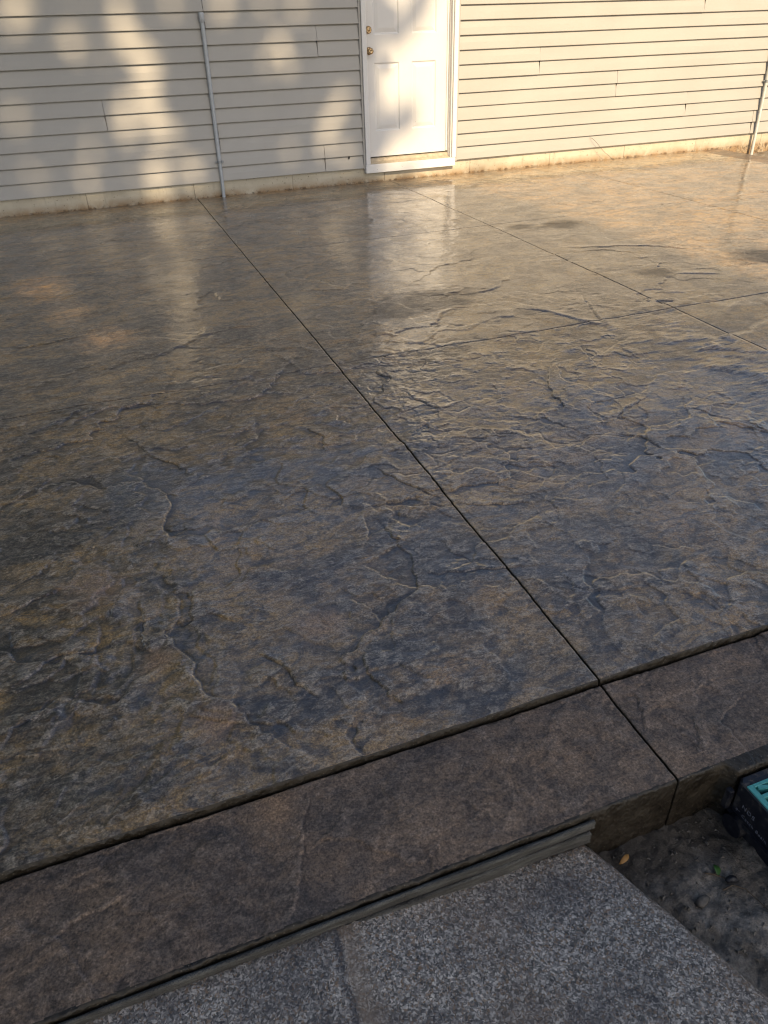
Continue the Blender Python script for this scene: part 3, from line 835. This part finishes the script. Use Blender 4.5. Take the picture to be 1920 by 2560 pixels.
# ------------------------------------------------------------------ conduits and wire
def conduit(label, pts, r_low, r_up, z_clamp, ztop, mt, coupling):
    b = Vector(pts[0]); t = Vector(pts[1])
    root = tag(empty('conduit_pipe', b), label, 'pipe', 'pipes on the garage wall')
    def at(z): return b + (t - b) * ((z - b.z) / (t.z - b.z))
    def part(g, name, mt, smooth=True):
        o = g.build(name, mt, root, smooth); o.matrix_parent_inverse = Matrix.Translation(-b); return o
    g = MB(); g.tube([at(b.z), at(z_clamp)], r_low, 18); part(g, 'lower_pipe', mt)
    g = MB(); g.tube([at(z_clamp), at(ztop)], r_up, 18); part(g, 'upper_pipe', mt)
    if coupling:
        g = MB(); g.tube([at(ztop - .075), at(ztop - .070), at(ztop - .006), at(ztop)], [r_up + .001, r_up + .006, r_up + .007, r_up + .004], 18); part(g, 'coupling', mt)
    c = at(z_clamp); g = MB()
    g.tube([c + Vector((0, 0, -.012)), c + Vector((0, 0, .012))], r_up + .004, 18)
    g.box(c.x - r_up - .022, c.x + r_up + .022, c.y + .002, c.y + .0065, c.z - .011, c.z + .011, .001)
    part(g, 'clamp', M_CLAMP, False)
    for s in (-1, 1):
        g = MB(); g.lathe([(.006, 0), (.006, .003), (.004, .005), (.001, .005)], (c.x + s * (r_up + .013), c.y + .001, c.z), n=8); part(g, 'screw', M_CLAMP)
conduit('grey conduit ending in a coupling on siding left of the door', [(1.212, -.036, -.02), (1.232, -.040, 1.533)], .0165, .0185, .318, 1.533, M_PVC, True)
conduit('pale conduit on siding at the right end of the patio', [(7.868, -.045, -.14), (7.800, -.045, 2.3)], .018, .022, .705, 2.3, M_PVC2, False)

g = MB()
wp = [(5.47, .0, .246), (5.482, -.030, .244), (5.505, -.050, .225), (5.56, -.062, .175), (5.60, -.064, .135), (5.66, -.066, .085), (5.73, -.070, .040), (5.775, -.072, .004), (5.80, -.074, .003)]
wp2 = []
for i in range(len(wp) - 1):
    for t in (0, .33, .66): wp2.append(Vector(wp[i]).lerp(Vector(wp[i + 1]), t))
wp2.append(Vector(wp[-1]))
g.tube(wp2, .0022, 6)
tag(g.build('wire', M_FOAM, None, True), 'thin wire drooping out of the lowest siding onto the patio', 'wire')

def blob(name, loc, size, mt, label, cat, seed, parent=None, group=None):
    r = random.Random(seed); g = MB(); n = 9; rows = []
    ph = [r.uniform(0, 6) for _ in range(4)]
    for i in range(7):
        a = math.pi * i / 6; row = []
        for j in range(n):
            b = 2 * math.pi * j / n
            k = 1 + .22 * math.sin(2 * b + ph[0] + a) + .14 * math.sin(3 * b + ph[1]) + .12 * math.sin(3 * a + ph[2])
            row.append((loc[0] + size[0] * k * math.sin(a) * math.cos(b), loc[1] + size[1] * k * math.sin(a) * math.sin(b), loc[2] + size[2] * math.cos(a) * (1 + .1 * math.sin(b + ph[3]))))
        rows.append(row)
    g.grid(rows, True)
    o = g.build(name, mt, parent, True)
    if label: tag(o, label, cat, group)
    return o
blob('scrap', (2.556, -.017, .256), (.010, .005, .014), M_DARK, 'small dark insect on the lowest siding left of the door', 'scrap', 5)  # small dark lump stuck to the siding

# ------------------------------------------------------------------ catch basin
def basin():
    bx, by, bz = 1.090, -7.291, -.034; S = .245
    root = tag(empty('catch_basin', (bx, by, -.2)), 'black plastic catch basin with teal grate sunk beside the patio border', 'drain')
    inv = Matrix.Translation((-bx, -by, .2))
    def part(g, name, mt, smooth=False, par=None):
        o = g.build(name, mt, par or root, smooth); o.matrix_parent_inverse = inv if par is None else Matrix.Identity(4)
        if par is not None: o.matrix_parent_inverse = inv
        me = o.data
        at = me.attributes.new('dust', 'FLOAT', 'POINT')
        at.data.foreach_set('value', [1.0 if v.co.z > bz - .012 else .25 for v in me.vertices])
        return o
    x0, x1, y1, y0 = bx, bx + S, by, by - S
    c = .010
    def ring(d, z, ch=c):
        return [(x0 + d + ch, y0 + d, z), (x1 - d - ch, y0 + d, z), (x1 - d, y0 + d + ch, z), (x1 - d, y1 - d - ch, z), (x1 - d - ch, y1 - d, z), (x0 + d + ch, y1 - d, z), (x0 + d, y1 - d - ch, z), (x0 + d, y0 + d + ch, z)]
    g = MB()
    g.grid([ring(.004, -.135), ring(.002, -.128), ring(.001, bz - .004), ring(.004, bz), ring(.014, bz), ring(.016, bz - .003), ring(.017, bz - .02), ring(.02, -.24)], True)
    part(g, 'box', M_BASIN)
    # rear shelf of the rim
    g = MB(); g.box(x0 + .017, x1 - .017, y1 - .0262, y1 - .0135, bz - .02, bz - .0007, .001); part(g, 'rim', M_BASIN)
    g = MB()
    g.grid([ring(.010, -.30), ring(.010, -.150), ring(-.004, -.143), ring(-.004, -.1365), ring(.006, -.1355)], True)
    part(g, 'base', M_BASIN)
    g = MB(); g.box(x0 - .020, x0 - .006, y1 - .012, y1 + .004, -.125, bz - .028, .002); part(g, 'corner_rib', M_BASIN)
    g = MB(); g.tube([(x0 + .035, y1 - .035, -.16), (x0 - .012, y1 - .035, -.16)], .028, 18); part(g, 'outlet_stub', M_BASIN)
    # grate: frame, bars and a diagonal brace
    grate = empty('grate', (0, 0, 0), root); grate.matrix_parent_inverse = inv
    gz0, gz1 = bz - .018, bz + .003
    gx0, gx1, gy1, gy0 = x0 + .0035, x1 - .0035, y1 - .026, y0 + .0035
    def gp(name, *b):
        g = MB(); g.box(*b, .0008); o = g.build(name, M_TEAL, grate); return o
    gp('grate_frame', gx0, gx0 + .014, gy0, gy1, gz0, gz1)
    gp('grate_frame', gx1 - .014, gx1, gy0, gy1, gz0, gz1)
    gp('grate_frame', gx0 + .0142, gx1 - .0142, gy1 - .008, gy1, gz0, gz1)
    gp('grate_frame', gx0 + .0142, gx1 - .0142, gy0, gy0 + .010, gz0, gz1)
    y = gy1 - .008 - .020
    while y - .009 > gy0 + .02:
        gp('grate_bar', gx0 + .0142, gx1 - .0142, y - .009, y, gz0, gz1 - .0006)
        y -= .0255
    g = MB()
    a, b = Vector((gx0 + .022, gy1 - .010, 0)), Vector((gx0 + .085, gy1 - .030, 0)); d = (b - a).normalized(); nn = Vector((-d.y, d.x, 0)) * .0045
    q = [a + nn, a - nn, b - nn, b + nn]
    g.grid([[(v.x, v.y, gz0) for v in q], [(v.x, v.y, gz1 - .0004) for v in q]], True); g.poly([(v.x, v.y, gz1 - .0004) for v in q])
    g.build('grate_brace', M_TEAL, grate)
    g = MB(); g.box(gx0 - .001, gx1, gy0, gy1, -.245, -.24); part(g, 'floor', M_BASIN)
    # moulded lettering on the side that faces the walkway
    for body, size, yy, zz in (('NDS', .017, y1 - .034, -.097), ('9" Catch Basin Drain', .0125, y1 - .022, -.121)):
        cu = bpy.data.curves.new('lettering', 'FONT'); cu.body = body; cu.size = size; cu.extrude = .0004; cu.space_character = 1.25
        tmp = bpy.data.objects.new('tmp', cu); col.objects.link(tmp)
        me = bpy.data.meshes.new_from_object(tmp.evaluated_get(bpy.context.evaluated_depsgraph_get()))
        bpy.data.objects.remove(tmp)
        me.materials.clear(); me.materials.append(M_PRINT)
        o = bpy.data.objects.new('lettering', me); col.objects.link(o)
        mw = Matrix(((0, 0, -1, x0 + .0006), (-1, 0, 0, yy), (0, 1, 0, zz), (0, 0, 0, 1)))
        me.transform(mw); o.parent = root; o.matrix_parent_inverse = inv
basin()

# ------------------------------------------------------------------ litter in the pit
def ground_z(x, y):
    j = int(np.clip(np.searchsorted(gx, x), 1, len(gx) - 1)); i = int(np.clip(np.searchsorted(gy, y), 1, len(gy) - 1))
    return float(Z[i, j])
def leaf(name, loc, L, w, ang, tilt, mt, label):
    g = MB(); rows = []
    for i in range(9):
        t = i / 8; hw = w * math.sin(math.pi * min(1, t * .96 + .02)) ** .7; z = .16 * L * math.sin(math.pi * t)
        rows.append([(L * (t - .5), -hw, z + hw * .35), (L * (t - .5), 0, z), (L * (t - .5), hw, z + hw * .5)])
    g.grid(rows)
    o = g.build(name, mt, None, True); o.location = loc; o.rotation_euler = (tilt, 0, ang)
    so = o.modifiers.new('thick', 'SOLIDIFY'); so.thickness = .0008
    tag(o, label, 'leaf')
leaf('dry_leaf', (.812, -7.292, ground_z(.812, -7.292) + .006), .036, .006, .35, .3, M_CHIP, 'curled orange dry leaf at the foot of the pit wall')
leaf('green_leaf', (.983, -7.392, ground_z(.983, -7.392) + .004), .026, .008, 1.2, .2, M_LEAFGREEN, 'small green leaf lying on the dark soil of the pit')
def twig(pts, r, label):
    g = MB(); g.tube([(x, y, ground_z(x, y) + dz) for x, y, dz in pts], r, 6)
    tag(g.build('twig', M_TWIG, None, True), label, 'twig', 'twigs on the pit soil')
twig([(.955, -7.390, .004), (.972, -7.400, .006), (.985, -7.414, .006), (.992, -7.425, .003)], [.0018, .0017, .0014, .001], 'short twig beside the green leaf in the pit')
twig([(.962, -7.436, .004), (.985, -7.438, .007), (1.005, -7.455, .006), (1.012, -7.48, .005), (1.013, -7.515, .004), (1.012, -7.55, .003)], [.0018, .0018, .0015, .0013, .0011, .0008], 'long bent twig on the soil nearest the camera')
blob('stone', (.996, -7.424, ground_z(.996, -7.424) + .005), (.012, .009, .009), M_PEBD, 'dark round stone between the twigs in the pit', 'stone', 21)
blob('stone', (.905, -7.440, ground_z(.905, -7.440) + .004), (.018, .014, .009), M_PEB, 'flat grey brown stone in the middle of the pit soil', 'stone', 22)
# fine pebbles pressed into the soil
g = MB(); r = random.Random(9)
for _ in range(1300):
    x, y = r.uniform(.72, 1.08), r.uniform(-7.9, -7.27); s = .0010 + .0055 * r.random() ** 4; z = ground_z(x, y) + s * .3
    a = r.uniform(0, 6); t = [(math.cos(a + k * 2.1) * s * r.uniform(.7, 1.3), math.sin(a + k * 2.1) * s * r.uniform(.7, 1.3)) for k in range(3)]
    top = (x, y, z + s * .7); q = [(x + i, y + j, z) for i, j in t]
    for k in range(3): g.poly([q[k], q[(k + 1) % 3], top])
tag(g.build('gravel', M_PEB), 'fine gravel scattered through the damp pit soil', 'gravel', kind='stuff')
# dry straw on the mound beyond the patio
g = MB()
for _ in range(420):
    x, y = r.gauss(8.42, .16), r.gauss(-.20, .13)
    if y > -.01: y = -.02
    z = ground_z(x, y) + r.uniform(.0, .03); a = r.uniform(0, 6.28); L = r.uniform(.03, .11); w = .003; e = r.uniform(-.03, .05)
    d = Vector((math.cos(a), math.sin(a), 0)); n_ = Vector((-d.y, d.x, 0)) * w; c = Vector((x, y, z))
    g.poly([c + n_, c - n_, c - n_ * .3 + d * L + Vector((0, 0, e)), c + n_ * .3 + d * L + Vector((0, 0, e))])
tag(g.build('straw', M_STRAW), 'dry straw on the soil mound beyond the patio', 'straw', kind='stuff')

# ------------------------------------------------------------------ trees (behind the camera and behind the garage)
EU = np.array((math.cos(AZ), math.sin(AZ), 0.0))
EV = np.array((-math.sin(AZ) * math.sin(EL), math.cos(AZ) * math.sin(EL), math.cos(EL)))
ES = np.array(SUN)
def uv(P): P = np.asarray(P, float); return np.stack([P @ EU, P @ EV], -1)
WALL = [(-.28, 1.61, .1), (-.32, 1.49, .06), (.1, 1.35, .085), (.53, 1.61, .06), (.53, 1.44, .1), (.54, 1.34, .1), (.61, 1.25, .11), (.69, 1.14, .12), (.68, 1.05, .12), (.64, .93, .12), (.43, .82, .09), (.42, .72, .1), (.68, .8, .1), (.66, .71, .1), (.39, .6, .07), (.8, .59, .085), (.66, .6, .06), (-.5, .82, .065), (.03, .44, .05), (-.04, .27, .08), (.62, .29, .12), (.61, .15, .12), (.93, .26, .09), (.98, 1.59, .06), (1.43, 1.57, .075), (1.8, 1.59, .06), (2.12, 1.55, .075), (1.92, 1.26, .08), (1.8, 1.13, .06), (1.99, 1.09, .06), (1.93, .33, .05), (-.53, .36, .05), (2.52, .78, .075), (2.42, .65, .085), (2.33, .51, .095), (2.3, .36, .075), (2.52, .26, .075)]
PAT = [(-.45, -2.61, .14), (-.32, -3.19, .09), (-.14, -3.79, .08)]
GAPS = [(*uv((x, 0, z)), rr) for x, z, rr in WALL] + [(*uv((x, y, 0)), rr) for x, y, rr in PAT]
TUFT = [(3.417, 1.62, .07), (3.329, 1.486, .07), (3.25, 1.42, .06), (3.195, 1.353, .07), (3.106, 1.287, .06), (3.00, 1.40, .1), (2.95, 1.55, .12), (2.872, .87, .05), (2.849, .761, .05), (3.054, .599, .05), (3.136, .517, .07), (3.24, .549, .06), (3.278, .624, .05), (2.90, .55, .05), (2.929, .413, .08), (2.916, .312, .07), (2.99, .45, .06), (2.85, 1.2, .08), (2.86, 1.05, .06)]
TUFTS = [(*uv((x, SY, z)), rr) for x, z, rr in TUFT] + [(*uv((3.192, 0, .019)), .06), (*uv((4.31, -3.93, 0)), .14), (*uv((4.05, -.16, 0)), .05)]

def leaf_mesh(name, C, size, mt, parent, seed):
    """one small folded leaf spray per centre"""
    r = np.random.default_rng(seed); n = len(C)
    d = r.normal(size=(n, 3)); d /= np.linalg.norm(d, axis=1, keepdims=True)
    e = r.normal(size=(n, 3)); e -= d * (d * e).sum(1, keepdims=True); e /= np.linalg.norm(e, axis=1, keepdims=True)
    s = (size * r.uniform(.7, 1.25, n))[:, None]
    a = C - d * s * .5; b = C + e * s * .33; c = C + d * s * .5; f = C - e * s * .33
    V = np.stack([a, b, c, f], 1).reshape(-1, 3)
    F = np.arange(4 * n).reshape(n, 4)
    return np_mesh(name, V, F, mt, parent, False)

def limbs(g, base, top, r0, n, spread, rnd):
    b, t = Vector(base), Vector(top); pts = []; k = 9
    for i in range(k + 1):
        f = i / k; p = b.lerp(t, f) + Vector((math.sin(f * 5) * .12, math.cos(f * 4) * .1, 0)) * (t - b).length * .04
        pts.append(p)
    g.tube(pts, [r0 * (1.35 - .35 * min(1, i * 2 / k)) * (1 - .8 * i / k) for i in range(k + 1)], 10)
    for i in range(n):
        f = rnd.uniform(.38, .92); p = pts[int(f * k)]
        a = 2 * math.pi * i / n + rnd.uniform(-.4, .4); L = spread * rnd.uniform(.6, 1.0) * (1.2 - .6 * f)
        q = [p + Vector((math.cos(a) * L * s, math.sin(a) * L * s, L * .55 * s * (1 + .3 * s))) for s in (0, .35, .7, 1)]
        r_ = r0 * .34 * (1.2 - f)
        g.tube(q, [r_, r_ * .75, r_ * .45, r_ * .15], 6)

def shade_tree():
    rnd = random.Random(4); r = np.random.default_rng(12)
    n = 190000
    u = r.uniform(-8.0, 4.3, n); v = r.uniform(-7.2, 4.2, n); L = r.uniform(26.5, 32.5, n)
    # rounded crown with a loose outline
    cu, cv = -2.0, -1.5
    rr = np.hypot((u - cu) / 6.2, (v - cv) / 5.7)
    keep = rr < 1.0 + .10 * fbm(u * .8, v * .8, 3, 701)
    v_wall = 0.02
    edge = np.interp(v, [-1.0, -.45, -.10, -.05], [3.62, 3.45, 2.95, 2.86]) + .10 * fbm(v * 2.2, L * .0 + 3., 3, 711) + .06 * fbm(v * 9, u * 0, 2, 713)
    core = (v > -4.6) & (v < 2.6) & (u > -3.4)
    keep = (keep | core) & (u < edge)
    # gaps that let the sun through
    for (gu, gv, gr) in GAPS:
        keep &= np.hypot(u - gu, v - gv) > gr * .75 + .026
    # thin places between the large clumps
    U, Vv, LL = [u[keep]], [v[keep]], [L[keep]]
    for (tu, tv, tr) in TUFTS:
        k = int(2600 * tr)
        a = r.uniform(0, 2 * np.pi, k); q = tr * np.sqrt(r.uniform(0, 1, k))
        U.append(tu + q * np.cos(a)); Vv.append(tv + q * np.sin(a)); LL.append(r.uniform(27, 31, k))
    u, v, L = np.concatenate(U), np.concatenate(Vv), np.concatenate(LL)
    # larger leaf sprays deeper in the crown
    m_ = 30000
    u2 = r.uniform(-8.0, 2.6, m_); v2 = r.uniform(-7.0, 4.0, m_); k2 = np.hypot((u2 - cu) / 6.2, (v2 - cv) / 5.7) < 1
    k2 |= (v2 > -4.6) & (v2 < 2.6) & (u2 > -3.4)
    for (gu, gv, gr) in GAPS: k2 &= np.hypot(u2 - gu, v2 - gv) > gr + .24
    u2, v2 = u2[k2], v2[k2]
    C2 = u2[:, None] * EU + v2[:, None] * EV + r.uniform(28, 32, len(u2))[:, None] * ES
    C = u[:, None] * EU + v[:, None] * EV + L[:, None] * ES
    cx, cy, cz = (cu * EU + cv * EV + 29.5 * ES)
    root = tag(empty('maple_tree', (cx, cy, -.2)), 'tall maple tree standing across the yard behind the camera', 'tree')
    inv = Matrix.Translation((-cx, -cy, .2))
    o = leaf_mesh('crown', np.concatenate([C, C2]), np.concatenate([np.full(len(C), .15), np.full(len(C2), .32)]), M_LEAF, root, 21); o.matrix_parent_inverse = inv
    g = MB(); limbs(g, (cx, cy, -.3), (cx, cy, cz + 2.5), .42, 14, 4.5, rnd)
    o = g.build('trunk', M_BARK, root, True); o.matrix_parent_inverse = inv
shade_tree()

def tree(x, y, h, rx, rz, n, label, seed, size=.22):
    rnd = random.Random(seed); r = np.random.default_rng(seed)
    root = tag(empty('oak_tree', (x, y, -.2)), label, 'tree', 'oak trees around the garage')
    inv = Matrix.Translation((-x, -y, .2))
    nc = 70; cc = []
    while len(cc) < nc:
        p = r.uniform(-1, 1, 3)
        if .25 < np.linalg.norm(p) < 1: cc.append(p * (rx, rx, rz))
    cc = np.array(cc); k = r.integers(0, nc, n)
    off = r.normal(size=(n, 3)) * (rx * .17, rx * .17, rz * .15)
    C = cc[k] + off + np.array((x, y, h - rz))
    q = uv(C); ok = np.ones(n, bool)
    ok &= q[:, 0] < 3.3
    for (gu, gv, gr) in GAPS: ok &= np.hypot(q[:, 0] - gu, q[:, 1] - gv) > gr + .2
    C = C[ok]
    o = leaf_mesh('crown', C, size, M_LEAF2, root, seed + 1); o.matrix_parent_inverse = inv
    g = MB(); limbs(g, (x, y, -.3), (x, y, h - rz * .6), .30, 10, rx * .8, rnd)
    o = g.build('trunk', M_BARK, root, True); o.matrix_parent_inverse = inv
tree(-5.2, 11.0, 19.0, 5.4, 7.0, 26000, 'broad oak behind the garage at its left end', 31)
tree(-4.9, -3.2, 12.5, 4.6, 4.3, 26000, 'unseen oak added beside the patio to keep sky off its left end', 41, .18)  # added out of view so its crown blocks sky over the left slabs
tree(-1.6, -11.2, 13.4, 4.0, 2.9, 26000, 'unseen oak added behind the camera to shade the near end of the patio', 71, .18)  # extra crown put overhead, out of view, to cut sky light nearby
